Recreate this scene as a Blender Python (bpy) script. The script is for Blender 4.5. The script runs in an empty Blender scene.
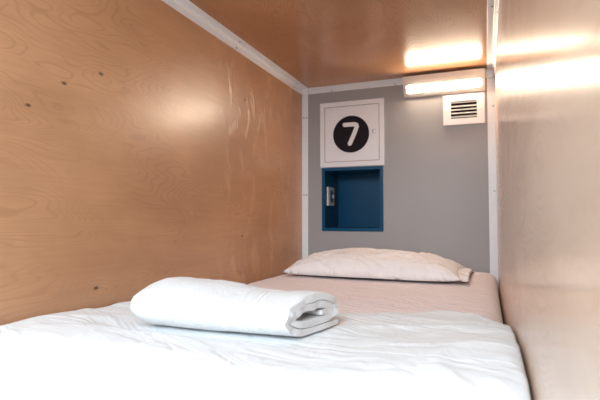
import bpy, bmesh, math, random
from mathutils import Vector, Matrix, noise

S = bpy.context.scene
COL = S.collection
random.seed(7)

# ------------------------------------------------------------------ scene measures (metres)
XL, XR = -0.95, 0.05          # side walls
YB = 2.4433                   # back wall
ZC = 1.281                    # ceiling
ZF = 0.10                     # pod floor
ZM = 0.287                    # top of mattress
YO = 0.12                     # open front of the pod

# ------------------------------------------------------------------ node helpers
class NT:
    def __init__(self, name):
        self.m = bpy.data.materials.new(name)
        self.m.use_nodes = True
        self.t = self.m.node_tree
        self.b = self.t.nodes['Principled BSDF']
    def n(self, kind, **kw):
        nd = self.t.nodes.new(kind)
        for k, v in kw.items():
            setattr(nd, k, v)
        return nd
    def put(self, sock, v):
        if hasattr(v, 'is_linked') or hasattr(v, 'links'):
            self.t.links.new(v, sock)
        else:
            sock.default_value = v
    def math(self, op, a, b=None, c=None, clamp=False):
        nd = self.n('ShaderNodeMath', operation=op)
        nd.use_clamp = clamp
        self.put(nd.inputs[0], a)
        if b is not None: self.put(nd.inputs[1], b)
        if c is not None: self.put(nd.inputs[2], c)
        return nd.outputs[0]
    def mix(self, f, a, b, mode='MIX'):
        nd = self.n('ShaderNodeMix', data_type='RGBA', blend_type=mode)
        self.put(nd.inputs[0], f); self.put(nd.inputs[6], a); self.put(nd.inputs[7], b)
        return nd.outputs[2]
    def vec(self, x, y, z):
        nd = self.n('ShaderNodeCombineXYZ')
        self.put(nd.inputs[0], x); self.put(nd.inputs[1], y); self.put(nd.inputs[2], z)
        return nd.outputs[0]
    def xyz(self):
        tc = self.n('ShaderNodeTexCoord')
        sp = self.n('ShaderNodeSeparateXYZ')
        self.t.links.new(tc.outputs['Object'], sp.inputs[0])
        return sp.outputs[0], sp.outputs[1], sp.outputs[2], tc.outputs['Object']
    def noise(self, v, scale=1.0, detail=2.0, rough=.5, dist=0.0):
        nd = self.n('ShaderNodeTexNoise')
        self.t.links.new(v, nd.inputs['Vector'])
        nd.inputs['Scale'].default_value = scale
        nd.inputs['Detail'].default_value = detail
        nd.inputs['Roughness'].default_value = rough
        nd.inputs['Distortion'].default_value = dist
        return nd.outputs[0]
    def smooth(self, v, a, b, lo=0.0, hi=1.0):
        nd = self.n('ShaderNodeMapRange', interpolation_type='SMOOTHSTEP')
        self.put(nd.inputs[0], v)
        for i, x in zip((1, 2, 3, 4), (a, b, lo, hi)):
            nd.inputs[i].default_value = x
        return nd.outputs[0]
    def bump(self, h, strength, dist, normal=None):
        nd = self.n('ShaderNodeBump')
        nd.inputs['Strength'].default_value = strength
        nd.inputs['Distance'].default_value = dist
        self.put(nd.inputs['Height'], h)
        if normal is not None: self.put(nd.inputs['Normal'], normal)
        return nd.outputs[0]
    def bs(self, **kw):
        for k, v in kw.items():
            self.put(self.b.inputs[k.replace('_', ' ')], v)
        return self.m

def plain(name, col, rough=.5, spec=.5, metal=0.0, mottled=.03, scale=60):
    t = NT(name)
    x, y, z, v = t.xyz()
    c = (*col, 1)
    d = tuple(max(0, k * (1 - mottled * 2)) for k in col) + (1,)
    f = t.noise(v, scale, 3)
    t.bs(Base_Color=t.mix(f, d, c), Roughness=rough, Metallic=metal, Specular_IOR_Level=spec)
    return t.m

def wood(name, grain, across, knots=(), seed=0.0, light=(.67, .395, .235), dark=(.46, .24, .13), rip=None, rough=.27, spec=.5, freq=520.0):
    """rotary-cut birch plywood under a clear lacquer: contour figure, fine fibres, pin knots"""
    t = NT(name)
    xs = t.xyz()
    U, V = xs[grain], xs[across]
    base = t.vec(t.math('MULTIPLY', U, .62), t.math('MULTIPLY', V, 2.3), seed)
    field = t.noise(base, 1.5, 3.0, .42, .2)
    # knots pull the contour lines round themselves
    spot = None
    for (ku, kv, size) in knots:
        du = t.math('SUBTRACT', U, ku); dv = t.math('SUBTRACT', V, kv)
        d2 = t.math('ADD', t.math('MULTIPLY', t.math('MULTIPLY', du, du), .28), t.math('MULTIPLY', dv, dv))
        g = t.math('EXPONENT', t.math('MULTIPLY', d2, -1.0 / (.035 ** 2)))
        field = t.math('MULTIPLY_ADD', g, .05, field)
        d = t.math('SQRT', d2)
        s = t.smooth(d, size * .15, size * .62, 1, 0)
        spot = s if spot is None else t.math('MAXIMUM', spot, s)
    ph = t.math('MULTIPLY', field, freq)
    sn = t.math('SINE', ph)
    line = t.smooth(sn, .5, 1.0)
    wob = t.noise(t.vec(t.math('MULTIPLY', U, 2.5), t.math('MULTIPLY', V, 4.0), seed + 3), 1.5, 2)
    line = t.math('MULTIPLY', line, t.smooth(wob, .34, .60))
    fib = t.noise(t.vec(t.math('MULTIPLY', U, 5.0), t.math('MULTIPLY', V, 150.0), seed), 1.0, 3, .6)
    por = t.noise(t.vec(t.math('MULTIPLY', U, 28.0), t.math('MULTIPLY', V, 420.0), seed + 9), 1.0, 1, .5)
    cloud = t.noise(t.vec(t.math('MULTIPLY', U, 1.4), t.math('MULTIPLY', V, 2.6), seed + 5), 1.2, 4, .6, .6)
    mid = tuple((a + b) / 2 for a, b in zip(light, dark)) + (1,)
    c = t.mix(t.smooth(cloud, .3, .72), mid, (*light, 1))
    c = t.mix(t.math('MULTIPLY', t.smooth(fib, .35, .75), .16), c, (*dark, 1))
    c = t.mix(t.math('MULTIPLY', t.smooth(por, .55, .8), .12), c, (*dark, 1))
    c = t.mix(t.math('MULTIPLY', line, .33), c, (*dark, 1))
    nrm = None
    if rip:
        # chatter ripples: short pale flecks standing across the grain
        u0, u1 = rip
        r = t.noise(t.vec(t.math('MULTIPLY', U, 15.0), t.math('MULTIPLY', V, 5.5), seed + 21), 1.0, 4, .6, .5)
        m = t.math('MULTIPLY', t.smooth(U, u0, u0 + .25), t.smooth(U, u1 - .25, u1, 1, 0))
        fl = t.math('MULTIPLY', t.smooth(r, .52, .66), m)
        c = t.mix(t.math('MULTIPLY', fl, .32), c, (min(1, light[0] * 1.25), light[1] * 1.35, light[2] * 1.5, 1))
        nrm = t.bump(fl, .45, .003)
    if spot is not None:
        c = t.mix(t.math('MULTIPLY', spot, .9), c, (.05, .02, .01, 1))
    soft = t.noise(t.vec(t.math('MULTIPLY', U, 1.0), t.math('MULTIPLY', V, 1.0), seed + 2), 3.0, 2)
    nrm = t.bump(soft, .06, .01, nrm) if nrm is not None else t.bump(soft, .06, .01)
    t.bs(Base_Color=c, Roughness=t.smooth(fib, .2, .8, rough - .02, rough + .03), Specular_IOR_Level=spec, Normal=nrm)
    return t.m

def cloth(name, col, weave=900.0, wr=None, rough=.92, sheen=.15, wd=.0006, terry=False):
    t = NT(name)
    x, y, z, v = t.xyz()
    if terry:
        f = t.noise(v, 300, 3, .7)
        f2 = t.noise(v, 90, 2)
        h = t.math('ADD', f, t.math('MULTIPLY', f2, .8))
        # smooth woven band across the towel near its open end
        band = t.math('MULTIPLY', t.smooth(x, .058, .066), t.smooth(x, .104, .112, 1, 0))
        st = t.math('MULTIPLY', t.math('SINE', t.math('MULTIPLY', x, 620.0)), .35)
        mx = t.n('ShaderNodeMix', data_type='FLOAT')
        t.put(mx.inputs[0], band); t.put(mx.inputs[2], h); t.put(mx.inputs[3], st)
        nrm = t.bump(mx.outputs[0], .9, .0035)
        c = t.mix(t.smooth(f, .3, .7), tuple(k * .93 for k in col) + (1,), (*col, 1))
    else:
        nrm = t.bump(t.noise(v, weave, 2, .6), .10, wd)
        if wr:
            for (ax, ay, sc, dist, st) in wr:
                n1 = t.noise(t.vec(t.math('MULTIPLY', x, ax), t.math('MULTIPLY', t.math('MULTIPLY_ADD', x, .35, y), ay), z), sc, 3, .55, 1.2)
                rg = t.math('ABSOLUTE', t.math('SUBTRACT', n1, .5))
                nrm = t.bump(t.smooth(rg, 0, .14), st, dist, nrm)
        f = t.noise(v, 40, 3)
        c = t.mix(f, tuple(k * .96 for k in col) + (1,), (*col, 1))
    t.bs(Base_Color=c, Roughness=rough, Specular_IOR_Level=.2, Sheen_Weight=sheen, Normal=nrm)
    return t.m

# ------------------------------------------------------------------ materials
KN = [(.845, .880, .010), (.962, .937, .011), (.750, .805, .009), (1.769, 1.058, .011), (.9575, .370, .011), (1.749, .479, .010)]
M = {}
M['wood_left'] = wood('birch plywood left', 1, 2, KN, 1.3, light=(.60, .325, .172), dark=(.34, .162, .078), rip=(1.45, 2.5), rough=.31, spec=.75)
M['wood_right'] = wood('birch plywood right', 1, 2, [(.9, .72, .009)], 7.7, light=(.70, .50, .36), dark=(.42, .25, .155), rough=.2, spec=.75, freq=800.0)  # paler than the left wall: daylight and lamp light put into the colour
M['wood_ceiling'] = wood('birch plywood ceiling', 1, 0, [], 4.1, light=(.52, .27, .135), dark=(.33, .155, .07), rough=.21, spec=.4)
M['floor'] = plain('grey floor board', (.25, .24, .23), .7)
M['grey'] = plain('grey laminate', (.355, .335, .33), .42, .4, 0, .05, 300)
M['trim'] = plain('white aluminium trim', (.82, .82, .84), .33, .5)
M['screw'] = plain('steel screw', (.35, .34, .34), .35, .5, .8)
M['white'] = plain('white painted panel', (.82, .80, .81), .4, .45)
M['black'] = plain('black vinyl disc', (.009, .003, .006), .6, .2)
M['digit'] = plain('white vinyl digit', (.80, .77, .78), .4, .4)
M['blue'] = plain('blue lacquer', (.0015, .062, .14), .3, .15, 0, .06, 120)
M['chrome'] = plain('polished metal', (.34, .32, .30), .28, .5, 1.0)
M['socket'] = plain('pale grey socket plastic', (.72, .72, .74), .4, .5)
M['dark'] = plain('dark duct', (.02, .008, .005), .8)
M['slot'] = plain('black slot', (.01, .01, .012), .6)
M['lamp'] = plain('cream lamp housing', (.76, .70, .64), .4, .45)
M['sheet'] = cloth('blush cotton sheet', (.85, .73, .715), 1500, [(6, 14, 1.0, .008, .4)])
M['pillow'] = cloth('pale cotton pillowcase', (.87, .80, .775), 1500, [(7, 16, 1.0, .010, .55)])
M['duvet'] = cloth('white cotton duvet cover', (.80, .83, .85), 1500, [(3.0, 9, 1.0, .006, .35), (9, 4, 1.0, .005, .2)])
M['towel'] = cloth('white terry towel', (.80, .80, .80), terry=True, rough=1.0, sheen=.35)

def lamp_mat():
    t = NT('lit lamp diffuser')
    t.bs(Base_Color=(.9, .8, .65, 1), Roughness=.4, Emission_Color=(1.0, .84, .64, 1), Emission_Strength=47.0)
    return t.m
M['glow'] = lamp_mat()

# ------------------------------------------------------------------ mesh helpers
def obj(name, bm, mat, parent=None, loc=None, smooth=False, angle=None):
    me = bpy.data.meshes.new(name)
    bmesh.ops.recalc_face_normals(bm, faces=bm.faces)
    bm.to_mesh(me); bm.free()
    if smooth:
        for p in me.polygons: p.use_smooth = True
        if angle: me.set_sharp_from_angle(angle=math.radians(angle))
    me.materials.append(M[mat] if isinstance(mat, str) else mat)
    o = bpy.data.objects.new(name, me)
    COL.objects.link(o)
    if parent is not None: o.parent = parent
    if loc is not None: o.location = loc
    return o
def tag(o, label, cat, group=None):
    o['label'] = label; o['category'] = cat
    if group: o['group'] = group
    return o
def thing(name, label, cat, loc=(0, 0, 0), rz=0.0, group=None):
    o = bpy.data.objects.new(name, None)
    o.empty_display_size = .05
    COL.objects.link(o); o.location = loc; o.rotation_euler = (0, 0, rz)
    return tag(o, label, cat, group)
def struct(name, bm, mat, parent=None, **kw):
    o = obj(name, bm, mat, parent, **kw)
    if parent is None: o['kind'] = 'structure'
    return o
def box(bm, x0, x1, y0, y1, z0, z1, bev=0.0, seg=2):
    r = bmesh.ops.create_cube(bm, size=1.0)
    vs = r['verts']
    bmesh.ops.scale(bm, vec=(x1 - x0, y1 - y0, z1 - z0), verts=vs)
    bmesh.ops.translate(bm, vec=((x0 + x1) / 2, (y0 + y1) / 2, (z0 + z1) / 2), verts=vs)
    if bev:
        es = list({e for v in vs for e in v.link_edges})
        bmesh.ops.bevel(bm, geom=es, offset=bev, segments=seg, profile=.5, affect='EDGES')
def B(*a, **k):
    bm = bmesh.new(); box(bm, *a, **k); return bm
def prism(bm, prof, axis, a0, a1):
    """closed profile swept along one axis; prof gives the other two coordinates in x,y,z order"""
    def P(p, a):
        q = list(p); q.insert(axis, a); return q
    A = [bm.verts.new(P(p, a0)) for p in prof]
    Z = [bm.verts.new(P(p, a1)) for p in prof]
    n = len(prof)
    for i in range(n):
        bm.faces.new((A[i], A[(i + 1) % n], Z[(i + 1) % n], Z[i]))
    bm.faces.new(A); bm.faces.new(Z)
def disc(bm, c, r, h, axis='Y', seg=40, bev=0.0):
    """short cylinder standing off the back wall (towards -Y) or along another axis"""
    rot = {'Y': Matrix.Rotation(math.pi / 2, 4, 'X'), 'X': Matrix.Rotation(math.pi / 2, 4, 'Y'), 'Z': Matrix.Identity(4)}[axis]
    res = bmesh.ops.create_cone(bm, cap_ends=True, segments=seg, radius1=r, radius2=r, depth=h, matrix=Matrix.Translation(c) @ rot)
    if bev:
        es = [e for e in {e for v in res['verts'] for e in v.link_edges} if any(len(f.verts) > 4 for f in e.link_faces)]
        bmesh.ops.bevel(bm, geom=es, offset=bev, segments=3, profile=.5, affect='EDGES')
def holed_panel(bm, x0, x1, z0, z1, yf, yk, holes):
    """upright panel from y=yf (face) to yk (rear) with rectangular holes (x0,x1,z0,z1)"""
    xs = sorted({x0, x1, *[h[0] for h in holes], *[h[1] for h in holes]})
    zs = sorted({z0, z1, *[h[2] for h in holes], *[h[3] for h in holes]})
    solid = {}
    for i in range(len(xs) - 1):
        for k in range(len(zs) - 1):
            cx, cz = (xs[i] + xs[i + 1]) / 2, (zs[k] + zs[k + 1]) / 2
            solid[i, k] = not any(h[0] < cx < h[1] and h[2] < cz < h[3] for h in holes)
    vf, vk = {}, {}
    def v(i, k, d, y):
        if (i, k) not in d: d[i, k] = bm.verts.new((xs[i], y, zs[k]))
        return d[i, k]
    for (i, k), s in solid.items():
        if not s: continue
        for d, y in ((vf, yf), (vk, yk)):
            bm.faces.new([v(i, k, d, y), v(i + 1, k, d, y), v(i + 1, k + 1, d, y), v(i, k + 1, d, y)])
        for (di, dk, a, b) in ((-1, 0, (i, k), (i, k + 1)), (1, 0, (i + 1, k), (i + 1, k + 1)), (0, -1, (i, k), (i + 1, k)), (0, 1, (i, k + 1), (i + 1, k + 1))):
            if not solid.get((i + di, k + dk), False):
                bm.faces.new([v(*a, vf, yf), v(*b, vf, yf), v(*b, vk, yk), v(*a, vk, yk)])

# ------------------------------------------------------------------ the pod shell
CUB = (-.832, -.4965, .4855, .8285)       # outside of the blue cubby
VEN = (-.160, -.028, 1.042, 1.139)        # hole behind the air vent
struct('floor', B(XL - .02, XR + .02, YO, YB + .02, ZF - .03, ZF), 'floor')
struct('wall_left', B(XL - .02, XL, YO, YB, ZF, ZC), 'wood_left')
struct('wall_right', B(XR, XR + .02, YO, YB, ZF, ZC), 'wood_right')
struct('ceiling', B(XL - .02, XR + .02, .42, YB + .02, ZC, ZC + .02), 'wood_ceiling')
bm = bmesh.new()
holed_panel(bm, XL - .02, XR + .02, ZF, ZC, YB, YB + .02, [CUB, VEN])
struct('wall_back', bm, 'grey')

# corner angles: two flanges with a snapped-in bead between
FW, FT = .036, .003
def angle_profile(sx):
    """profile in (x, z) for the angle along the side wall at x=wx, flange thickness FT"""
    wx = XL if sx > 0 else XR
    c = ZC
    pts = [(0, 0), (FW, 0), (FW, -FT * .6), (FW - FT * .4, -FT), (.013, -FT), (.0115, -FT - .0012), (.0065, -FT - .0022), (FT + .0022, -.0065),
           (FT + .0012, -.0115), (FT, -.013), (FT, -FW + FT * .4), (FT * .6, -FW), (0, -FW)]
    return [(wx + sx * x, c + z) for x, z in pts]
def screw(parent, c, axis):
    bm = bmesh.new()
    disc(bm, (0, 0, 0), .0042, .0022, axis, 14, .0007)
    o = obj('screw', bm, 'screw', parent, loc=c, smooth=True, angle=40)
    return o
bm = bmesh.new(); prism(bm, angle_profile(1), 1, .42, YB - FT)
t1 = struct('trim_1', bm, 'trim')
for y in (.62, 1.15, 1.686, 2.318):
    screw(t1, (XL + FT + .0008, y, ZC - .0255), 'X'); screw(t1, (XL + .0195, y, ZC - FT - .0008), 'Z')
bm = bmesh.new(); prism(bm, angle_profile(-1), 1, .42, YB - FT)
t2 = struct('trim_2', bm, 'trim')
for y in (.62, 1.15, 1.7185, 2.358):
    screw(t2, (XR - FT - .0008, y, ZC - .0255), 'X'); screw(t2, (XR - .0195, y, ZC - FT - .0008), 'Z')
t3 = struct('trim_3', B(XL + FW, XR - FW, YB - FT, YB, ZC - FW, ZC, bev=.001), 'trim')
for x in (-.7747, -.4309, -.15):
    screw(t3, (x, YB - FT - .0008, ZC - .0305), 'Y')
t4 = struct('trim_4', B(XL, XL + FW, YB - FT, YB, ZF, ZC, bev=.001), 'trim')
for z in (1.1138, .6831):
    for dx in (.012, .028):
        screw(t4, (XL + dx, YB - FT - .0008, z), 'Y')
t5 = struct('trim_5', B(XR - FW, XR, YB - FT, YB, ZF, ZC, bev=.001), 'trim')
for z in (1.0956, .6843):
    screw(t5, (XR - .010, YB - FT - .0008, z), 'Y')
# moulded caps where the trims meet
bm = bmesh.new(); box(bm, XL + .003, XL + .042, YB - .014, YB - FT, ZC - .042, ZC - .003, bev=.006, seg=3)
obj('corner_cap', bm, 'trim', t4, smooth=True, angle=40)
bm = bmesh.new(); box(bm, XR - .042, XR - .003, YB - .014, YB - FT, ZC - .050, ZC - .003, bev=.003, seg=2)
obj('corner_cap', bm, 'socket', t5, smooth=True, angle=40)

# ------------------------------------------------------------------ white numbered locker door on the back wall
lk = thing('locker', 'white locker panel numbered 7 on the grey back wall, above the blue cubby', 'locker', (-.665, YB, .832))
X0, X1, Z0, Z1 = -.176, .176, 0.0, .3525
GX0, GX1, GZ0, GZ1 = -.1505, .1515, .0265, .3275
bm = bmesh.new(); holed_panel(bm, X0, X1, Z0, Z1, -.0075, 0, [(GX0, GX1, GZ0, GZ1)])
bmesh.ops.bevel(bm, geom=[e for e in bm.edges if len(e.link_faces) == 2 and e.calc_face_angle(0) > 1], offset=.0015, segments=2, profile=.5, affect='EDGES')
obj('frame', bm, 'white', lk)
obj('back_plate', B(GX0 - .004, GX1 + .004, -.003, 0, GZ0 - .004, GZ1 + .004), 'slot', lk)
door = obj('door', B(GX0 + .0022, GX1 - .0022, -.0068, -.0033, GZ0 + .0022, GZ1 - .0022, bev=.0012), 'white', lk)
bm = bmesh.new(); disc(bm, (-.002, -.0074, .1725), .0995, .0012, 'Y', 96)
nd = obj('number_disc', bm, 'black', door); nd['label'] = 'round black disc'
# digit 7 as one rounded stroke
def stroke(bm, pts, r, y0, y1):
    """flat rounded-end stroke following pts in the x-z plane"""
    P = [Vector((p[0], p[1])) for p in pts]
    L, Rr = [], []
    n = len(P)
    for i in range(n):
        d = (P[min(i + 1, n - 1)] - P[max(i - 1, 0)]).normalized()
        nrm = Vector((-d.y, d.x))
        # widen at the mitre
        if 0 < i < n - 1:
            d0 = (P[i] - P[i - 1]).normalized()
            k = 1 / max(.5, nrm.dot(Vector((-d0.y, d0.x))))
        else: k = 1
        L.append(P[i] + nrm * r * k); Rr.append(P[i] - nrm * r * k)
    def cap(c, d, sgn):
        a0 = math.atan2(d.x, -d.y)
        return [c + Vector((math.cos(a0 + sgn * t), math.sin(a0 + sgn * t))) * r for t in [math.pi * k / 8 for k in range(1, 8)]]
    dE = (P[-1] - P[-2]).normalized(); dS = (P[0] - P[1]).normalized()
    e = [P[-1] + (Vector((-dE.y, dE.x)) * math.cos(a) + dE * math.sin(a)) * r for a in [math.pi * k / 8 for k in range(1, 8)]]
    s = [P[0] + (Vector((-dS.y, dS.x)) * math.cos(a) + dS * math.sin(a)) * r for a in [math.pi * k / 8 for k in range(1, 8)]]
    loop = L + e + Rr[::-1] + s
    VA = {}
    def vert(p, y):
        k = (round(p.x, 6), round(p.y, 6), y)
        if k not in VA: VA[k] = bm.verts.new((p.x, y, p.y))
        return VA[k]
    for y in (y0, y1):
        for i in range(n - 1):
            bm.faces.new([vert(q, y) for q in (L[i], L[i + 1], Rr[i + 1], Rr[i])])
        bm.faces.new([vert(q, y) for q in [L[-1]] + e + [Rr[-1]]])
        bm.faces.new([vert(q, y) for q in [Rr[0]] + s + [L[0]]])
    for i in range(len(loop)):
        q, r2 = loop[i], loop[(i + 1) % len(loop)]
        bm.faces.new([vert(q, y0), vert(r2, y0), vert(r2, y1), vert(q, y1)])
bm = bmesh.new()
pts = [(-.036, .2245), (.010, .2245), (.022, .2235), (.0285, .2195), (.0305, .2125), (.028, .203), (.018, .178), (.006, .151), (-.008, .1215)]
stroke(bm, pts, .0115, -.0093, -.0080)
dg = obj('number', bm, 'digit', door); dg['label'] = 'white digit 7'
bm = bmesh.new(); disc(bm, (.1225, -.0098, .180), .0088, .007, 'Y', 28, .0015)
lo = obj('lock', bm, 'chrome', door, smooth=True, angle=40); lo['label'] = 'small round metal lock'

# ------------------------------------------------------------------ blue cubby let into the wall
cb = thing('wall_cubby', 'open blue box cubby set into the grey back wall', 'cubby', (0, 0, 0))
cx0, cx1, cz0, cz1 = CUB
bm = bmesh.new(); holed_panel(bm, cx0 - .0005, cx1 + .0005, cz0 - .0005, cz1 - .001, YB - .006, YB + .001, [(cx0 + .0165, cx1 - .0165, cz0 + .0165, cz1 - .0165)])
bmesh.ops.bevel(bm, geom=[e for e in bm.edges if len(e.link_faces) == 2 and e.calc_face_angle(0) > 1], offset=.001, segments=2, profile=.5, affect='EDGES')
obj('rim', bm, 'blue', cb)
bm = bmesh.new()
DEP = .245
th = .0155
a0, a1, b0, b1 = cx0 + .001, cx1 - .001, cz0 + .001, cz1 - .001
holed_panel(bm, a0, a1, b0, b1, YB + .001, YB + DEP, [(a0 + th, a1 - th, b0 + th, b1 - th)])
box(bm, a0, a1, YB + DEP, YB + DEP + .012, b0, b1)
obj('shell', bm, 'blue', cb)
# socket plate on the cubby's left inner side
sk = thing('power_socket', 'pale wall socket plate on the left side inside the blue cubby', 'socket', (a0 + th, YB + .080, .676))
obj('plate', B(0, .009, -.052, .062, -.052, .052, bev=.0025), 'socket', sk)
obj('insert', B(.009, .0115, -.026, .036, -.034, .034, bev=.001), 'chrome', sk)
for dz in (.016, -.016):
    bm = bmesh.new(); box(bm, .0115, .0125, -.012, -.003, dz - .004, dz + .004); obj('outlet_hole', bm, 'slot', sk)
    bm = bmesh.new(); box(bm, .0115, .0125, .010, .019, dz - .004, dz + .004); obj('outlet_hole', bm, 'slot', sk)
obj('switch', B(.0115, .0155, .024, .032, -.010, .010, bev=.001), 'socket', sk)

# ------------------------------------------------------------------ air vent
vt = thing('air_vent', 'small white louvred air vent on the grey back wall below the lamp', 'vent', (-.0945, YB, 1.0895))
bm = bmesh.new(); holed_panel(bm, -.0965, .0965, -.074, .074, -.010, 0, [(-.060, .061, -.0435, .0425)])
bmesh.ops.bevel(bm, geom=[e for e in bm.edges if len(e.link_faces) == 2 and e.calc_face_angle(0) > 1], offset=.003, segments=3, profile=.5, affect='EDGES')
obj('frame', bm, 'white', vt)
for k in range(5):
    z = -.0435 + .0172 * (k + .5) + .002
    if k == 4: z = .0380
    bm = bmesh.new()
    prism(bm, [(-.0085, z - .0055 + .003), (-.0065, z - .0055 + .0005), (.0085, z + .0045), (.0085, z + .0062)], 0, -.060, .061)
    obj('slat', bm, 'white', vt)
bm = bmesh.new()
holed_panel(bm, -.065, .066, -.0475, .0475, .0005, .045, [(-.0605, .0615, -.044, .043)])
box(bm, -.065, .066, .045, .048, -.0475, .0475)
obj('duct', bm, 'dark', vt)
for dx in (-.079, .079):
    bm = bmesh.new(); disc(bm, (dx, -.0108, .0), .0058, .0024, 'Y', 20, .0008); obj('screw', bm, 'white', vt, smooth=True, angle=40)

# ------------------------------------------------------------------ wedge lamp
lp = thing('wall_lamp', 'lit cream wedge-shaped wall lamp with a long bright diffuser under the ceiling', 'lamp', (-.1885, YB, 1.172))
HX = .1945
FA, FB = Vector((-.0685, .094)), Vector((-.0115, .002))       # top and bottom of the sloping face (y, z)
bm = bmesh.new()
prism(bm, [(-.0005, .094), (FA.x, FA.y), (FB.x, FB.y), (-.0005, .0)], 0, -HX, HX)
bmesh.ops.bevel(bm, geom=list(bm.edges), offset=.0022, segments=3, profile=.5, affect='EDGES')
obj('housing', bm, 'lamp', lp, smooth=True, angle=35)
# diffuser: rounded bar lying on the face
fd = (FB - FA); nrm = Vector((fd.y, -fd.x)).normalized()
if nrm.x > 0: nrm = -nrm
c0 = FA + fd * .63
hw, hl = fd.length * .150, .1765
bm = bmesh.new(); box(bm, -hl, hl, -hw, hw, -.003, .0035, bev=.003, seg=4)
Dd = fd.normalized()
mt = Matrix(((1, 0, 0, 0), (0, Dd.x, nrm.x, c0.x), (0, Dd.y, nrm.y, c0.y), (0, 0, 0, 1)))
bm.transform(mt)
o = obj('diffuser', bm, 'glow', lp, smooth=True, angle=50); o['label'] = 'glowing diffuser strip'
bm = bmesh.new(); box(bm, -hl - .0065, -hl - .0005, -hw * .6, hw * .6, -.001, .005, bev=.002)
bm.transform(mt); o = obj('switch', bm, 'lamp', lp, smooth=True, angle=40)

# ------------------------------------------------------------------ bed linen
def fbm(x, y, z=0.0, o=3):
    return noise.fractal(Vector((x, y, z)), 1.0, 2.0, o)
def ss(a, b, x):
    t = max(0.0, min(1.0, (x - a) / (b - a))); return t * t * (3 - 2 * t)
def ridge(x, y, z=0.0):
    return 1.0 - min(1.0, abs(noise.noise(Vector((x, y, z)))) * 3.2)
def grid_solid(bm, nu, nv, top, bot):
    """closed solid between two (u,v) -> point maps that share their rim"""
    T = [[bm.verts.new(top(i / nu, j / nv)) for j in range(nv + 1)] for i in range(nu + 1)]
    Bt = [[None] * (nv + 1) for _ in range(nu + 1)]
    for i in range(nu + 1):
        for j in range(nv + 1):
            Bt[i][j] = T[i][j] if i in (0, nu) or j in (0, nv) else bm.verts.new(bot(i / nu, j / nv))
    for G in (T, Bt):
        for i in range(nu):
            for j in range(nv):
                bm.faces.new((G[i][j], G[i + 1][j], G[i + 1][j + 1], G[i][j + 1]))

# mattress in its fitted sheet
MX0, MX1, MY0, MY1 = XL + .006, XR - .006, .60, YB - .008
bm = bmesh.new()
NX, NY = 90, 150
rad = .055
def mat_top(x, y):
    z = ZM + .004 * fbm(x * 3, y * 2.5, 1) + .0022 * ridge(x * 5 + y * 3, y * 9 - x * 3, 2)
    z += .013 * ss(2.1, 2.44, y)
    return z
secs = []
def mp(u, v):
    """u across, v along, with rounded shoulders"""
    return MX0 + (MX1 - MX0) * u, MY0 + (MY1 - MY0) * v
def edge_drop(d, r):
    return 0 if d >= r else r - math.sqrt(max(0, r * r - (r - d) ** 2))
us = [0, .002, .006, .012, .02, .028, .036] + [.036 + .928 * k / 70 for k in range(1, 70)] + [.964, .972, .98, .988, .994, .998, 1]
vs = [0, .002, .006, .012, .018, .025] + [.025 + .955 * k / 130 for k in range(1, 130)] + [.98, .985, .990, .995, .998, 1]
G = []
for u in us:
    row = []
    for v in vs:
        x, y = mp(u, v)
        d = min(x - MX0, MX1 - x, y - MY0, MY1 - y)
        row.append(bm.verts.new((x, y, mat_top(x, y) - edge_drop(d, rad))))
    G.append(row)
for i in range(len(us) - 1):
    for j in range(len(vs) - 1):
        bm.faces.new((G[i][j], G[i + 1][j], G[i + 1][j + 1], G[i][j + 1]))
rim = [G[i][0] for i in range(len(us))] + [G[-1][j] for j in range(1, len(vs))] + [G[i][-1] for i in range(len(us) - 2, -1, -1)] + [G[0][j] for j in range(len(vs) - 2, 0, -1)]
low = [bm.verts.new((v.co.x, v.co.y, ZF + .001)) for v in rim]
n = len(rim)
for i in range(n):
    bm.faces.new((rim[i], rim[(i + 1) % n], low[(i + 1) % n], low[i]))
bm.faces.new(low)
mt_o = obj('mattress', bm, 'sheet', smooth=True, angle=60)
tag(mt_o, 'mattress in a blush pink fitted sheet filling the wooden pod', 'mattress')

# duvet: lies over the near part of the bed and hangs over its foot
DX0, DX1 = XL + .0055, XR - .0045
far_pts = [(-.95, 1.27), (-.75, 1.20), (-.55, 1.14), (-.34, 1.16), (-.2, 1.24), (-.09, 1.30), (-.02, 1.28), (.02, 1.22), (.05, 1.12)]
def lerp_pts(pts, x):
    for (a, b), (c, d) in zip(pts, pts[1:]):
        if x <= c:
            t = max(0, (x - a) / (c - a)); t = t * t * (3 - 2 * t)
            return b + (d - b) * t
    return pts[-1][1]
YFOOT = .575
def duvet_top_z(x, y):
    z = lerp_pts([(.4, .335), (.75, .334), (1.0, .322), (1.25, .312), (1.6, .31)], y)
    z += .022 * ss(-.25, .03, x) * ss(1.2, .75, y)
    z += .008 * fbm(x * 2.4, y * 2.2, 7.0, 2)
    z += .0035 * ridge(x * 2.2 + y * 4.0, y * 7.0 - x * 2.0, 4.0) * ss(.55, .9, y)
    z += .0045 * ridge(x * 9 + y * 2, y * 5 - x * 2.5, 9.0) * ss(-.5, 0.0, x)
    f = ss(-.80, -.72, x) * ss(-.24, -.31, x) * ss(.72, .79, y) * ss(1.08, 1.0, y)   # pressed flat by the towel
    return z * (1 - f) + .325 * f
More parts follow.
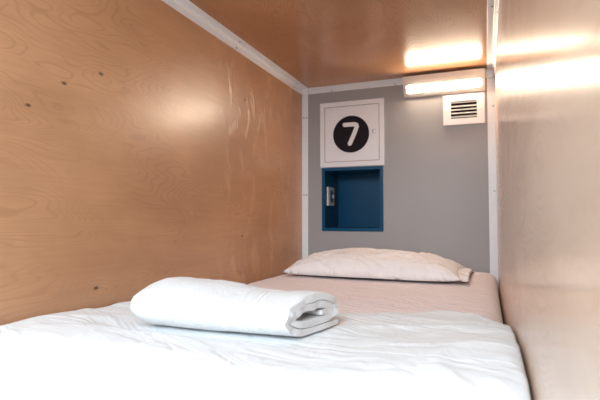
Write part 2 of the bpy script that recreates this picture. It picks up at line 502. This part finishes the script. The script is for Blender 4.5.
def dv(u, v, lower=False):
    x = DX0 + (DX1 - DX0) * u
    yf = lerp_pts(far_pts, x) + .008 * noise.noise(Vector((x * 9, 0, 3)))
    yn = YFOOT + .04 * (1 - min(1, (x - DX0) / .16)) ** 2 + .02 * noise.noise(Vector((x * 5, 3, 3)))
    topL = yf - yn
    hang = .19
    s = v * (topL + hang)
    R = .075
    # arc-length path: flat, quarter turn of radius R, then down
    flat = topL - R
    zt = duvet_top_z(x, max(yn + .02, yf - s)) if not lower else None
    base = ZM + .0065
    dF = s; dS = min(x - DX0, DX1 - x)
    r = .045
    k = math.sqrt(max(0, 1 - (1 - min(1, dF / r)) ** 2))
    kside = math.sqrt(max(0, 1 - (1 - min(1, (dS + .0) / .03)) ** 2))
    kend = math.sqrt(max(0, 1 - (1 - min(1, (topL + hang - s) / .03)) ** 2))
    if s <= flat:
        y = yf - s; off_y, off_z = 0.0, 1.0; zb = base
    else:
        a = min((s - flat) / R, math.pi / 2)
        y = yf - flat - (R) * math.sin(a); zb = base - R * (1 - math.cos(a))
        off_y, off_z = -math.sin(a), math.cos(a)
        ex = s - flat - R * math.pi / 2
        if ex > 0: zb -= ex
    if lower:
        return Vector((x, y, zb))
    th = (zt - base) * k * ((.62 if x < -.4 else .88) + (.38 if x < -.4 else .12) * kside) * (.3 + .7 * kend)
    if s > flat: th += .006 * noise.noise(Vector((x * 14, s * 3, 2)))
    return Vector((x, y + off_y * th, zb + off_z * th))
def dtop(u, v):
    if u in (0, 1) or v in (0, 1):
        p = dv(u, v); q = dv(u, v, True)
        return p if v not in (0, 1) else q
    return dv(u, v)
bm = bmesh.new()
nu, nv = 130, 150
def warp(t):  # finer near both ends
    return .5 - .5 * math.cos(math.pi * t) if False else t + .07 * math.sin(2 * math.pi * t) * -1
T = [[bm.verts.new(dtop(warp(i / nu), warp(j / nv))) for j in range(nv + 1)] for i in range(nu + 1)]
L = [[bm.verts.new(dv(warp(i / nu), warp(j / nv), True) + Vector((0, .0, -.001))) for j in range(nv + 1)] for i in range(nu + 1)]
for Gd in (T, L):
    for i in range(nu):
        for j in range(nv):
            bm.faces.new((Gd[i][j], Gd[i + 1][j], Gd[i + 1][j + 1], Gd[i][j + 1]))
def loop_of(Gd):
    return [Gd[i][0] for i in range(nu + 1)] + [Gd[-1][j] for j in range(1, nv + 1)] + [Gd[i][-1] for i in range(nu - 1, -1, -1)] + [Gd[0][j] for j in range(nv - 1, 0, -1)]
a, b = loop_of(T), loop_of(L)
for i in range(len(a)):
    j = (i + 1) % len(a)
    bm.faces.new((a[i], a[j], b[j], b[i]))
dvo = obj('duvet', bm, 'duvet', smooth=True)
tag(dvo, 'white puffy duvet spread over the near end of the bed, under the folded towel', 'duvet')

# pillow
PW, PD = .385, .215
pl = thing('pillow', 'pale plump pillow lying at the head of the bed against the grey back wall', 'pillow', (-.470, 2.165, ZM + .010), math.radians(-1.5))
def pill(u, v, s):
    a, b = u * 2 - 1, v * 2 - 1
    # outline: sides bow in a little, corners pointed
    x = a * PW * (1 - .05 * (1 - b * b) * abs(a)); y = b * PD * (1 - .07 * (1 - a * a) * abs(b))
    e = max(0, 1 - abs(a) ** 3.6) ** .58 * max(0, 1 - abs(b) ** 3.2) ** .5
    lump = 1.0 + .08 * ss(.2, -.7, a) - .03 * ss(.1, .9, a)
    if s > 0:
        z = e * .098 * lump
        z += e * (.010 * fbm(x * 7, y * 7, 5) + .009 * ridge(x * 7 + y * 5, y * 15 - x * 4, 6))
        # folds fanning out of the corners
        z += .004 * e * math.sin(a * 26 + b * 9) * ss(.55, .95, abs(a))
    else:
        z = -e * .010 + .003
    z += .010 * abs(a) ** 6 + .006 * ss(.0, 1, -b) * 0
    return Vector((x, y, z + .004))
bm = bmesh.new()
grid_solid(bm, 90, 60, lambda u, v: pill(u, v, 1), lambda u, v: pill(u, v, -1))
obj('pillow_body', bm, 'pillow', pl, smooth=True)
# loose open hem of the pillowcase at the right-hand end
def flap(u, v, s):
    b = v * 2 - 1
    x = PW * (.93 + .02 * b * b) + u * .045
    y = b * PD * (.94 + .03 * u)
    z = .016 + .020 * (1 - b * b) * (1 - .5 * u) + .006 * math.sin(b * 9 + u * 3) * (.4 + u) - .006 * u
    return Vector((x, y, z + s * .0016))
bm = bmesh.new()
grid_solid(bm, 8, 50, lambda u, v: flap(u, v, 1), lambda u, v: flap(u, v, -1))
obj('pillowcase_hem', bm, 'pillow', pl, smooth=True)

# towel: folded into a flat roll, its end open to the right
TZ = .329
tw = thing('folded_towel', 'thick white terry towel folded into a roll, lying on the duvet', 'towel', (-.501, .872, TZ), math.radians(1))
TL = .188          # half length
def spiral(n_turn=1.95, n=150):
    """centre line of the towel's cross-section: a flattened spiral, outermost end first"""
    pts = []
    for k in range(n + 1):
        t = k / n
        a = -math.pi * .5 - t * n_turn * 2 * math.pi
        ry, rz = .092 - .034 * t, .0355 - .0300 * t
        c, s = math.cos(a), math.sin(a)
        e = .72
        y = ry * math.copysign(abs(c) ** e, c); z = rz * math.copysign(abs(s) ** .72, s)
        pts.append(Vector((y, z)))
    return pts
cl = spiral()
tail = [Vector((.086 - .012 * k, -.0362)) for k in range(10)]
cl = [p for p in tail if p.x > cl[0].x + .010] + cl
half = .0070
ring = []
nn = len(cl)
Lf, Rt = [], []
for i in range(nn):
    d = cl[min(i + 1, nn - 1)] - cl[max(i - 1, 0)]
    d.normalize(); nr = Vector((-d.y, d.x))
    h = half * (1 if 2 < i < nn - 3 else .7)
    Lf.append(cl[i] + nr * h); Rt.append(cl[i] - nr * h)
ring = Lf + Rt[::-1]
bm = bmesh.new()
NS = 64
secs = []
for k in range(NS + 1):
    t = k / NS * 2 - 1
    x = t * TL
    # the closed left end rounds off; the right end stays open
    dl = (t + 1) * TL
    e = math.sqrt(max(.0, 1 - (1 - min(1, dl / .055)) ** 2))
    sc = .42 + .58 * e
    lift = .013 * ss(.5, -.6, t) + .004 * math.sin(t * 5)
    zs = 1 + .24 * ss(.7, -.4, t) - .02 * ss(.4, 1, t)
    row = []
    for p in ring:
        yy = p.x * (.80 + .20 * e) * (1 + .06 * ss(.3, -.7, t)); zz = p.y * sc * zs
        zz += .0405 * (1 + .20 * ss(.6, -.5, t))
        w = .0045 * fbm(x * 9, yy * 9, zz * 9 + 3, 2) + .0012 * noise.noise(Vector((x * 60, yy * 60, zz * 60)))
        top = ss(.02, .06, zz)
        xx = x + .020 * (p.x / .08) * ss(.2, 1, t) + .006 * noise.noise(Vector((p.x * 30, p.y * 60, 1))) * ss(.9, 1, t)
        zq = zz + w * (.3 + top) - .006 * top * ss(.2, .9, abs(p.x) / .08)
        row.append(bm.verts.new((xx, yy + w * .5, max(zq, .0008))))
    secs.append(row)
m_ = len(ring)
for k in range(NS):
    for i in range(m_):
        j = (i + 1) % m_
        bm.faces.new((secs[k][i], secs[k][j], secs[k + 1][j], secs[k + 1][i]))
for s_ in (secs[0], secs[-1]):
    for i in range(nn - 1):
        bm.faces.new((s_[i], s_[i + 1], s_[m_ - 2 - i], s_[m_ - 1 - i]))
obj('towel_roll', bm, 'towel', tw, smooth=True, angle=70)

# ------------------------------------------------------------------ daylight
w = bpy.data.worlds.new('daylight'); S.world = w; w.use_nodes = True
bg = w.node_tree.nodes['Background']
bg.inputs[0].default_value = (.78, .90, 1.0, 1); bg.inputs[1].default_value = 1.05
def area(name, loc, target, sx, sy, power, col):
    l = bpy.data.lights.new(name, 'AREA'); l.shape = 'RECTANGLE'; l.size = sx; l.size_y = sy; l.energy = power; l.color = col
    o = bpy.data.objects.new(name, l); COL.objects.link(o); o.location = loc
    o.rotation_euler = (Vector(target) - Vector(loc)).to_track_quat('-Z', 'Y').to_euler()
    return o
area('window_daylight', (-.25, -1.6, 1.65), (-.42, 1.6, .5), 1.0, 1.0, 37, (.80, .92, 1.0))

# ------------------------------------------------------------------ camera
cd = bpy.data.cameras.new('camera'); cam = bpy.data.objects.new('camera', cd); COL.objects.link(cam)
cam.location = (0, 0, .55); cam.rotation_euler = (math.pi / 2 + .0403, 0, .3755)
cd.sensor_width = 36; cd.lens = 471.42 / 600 * 36; cd.clip_start = .01
cd.dof.use_dof = True; cd.dof.focus_distance = 1.45; cd.dof.aperture_fstop = 5.6
S.camera = cam
vs_ = S.view_settings
S.display_settings.display_device = 'sRGB'
vs_.view_transform = 'Standard'; vs_.look = 'None'; vs_.exposure = 1.0; vs_.gamma = 1.0; vs_.use_curve_mapping = False
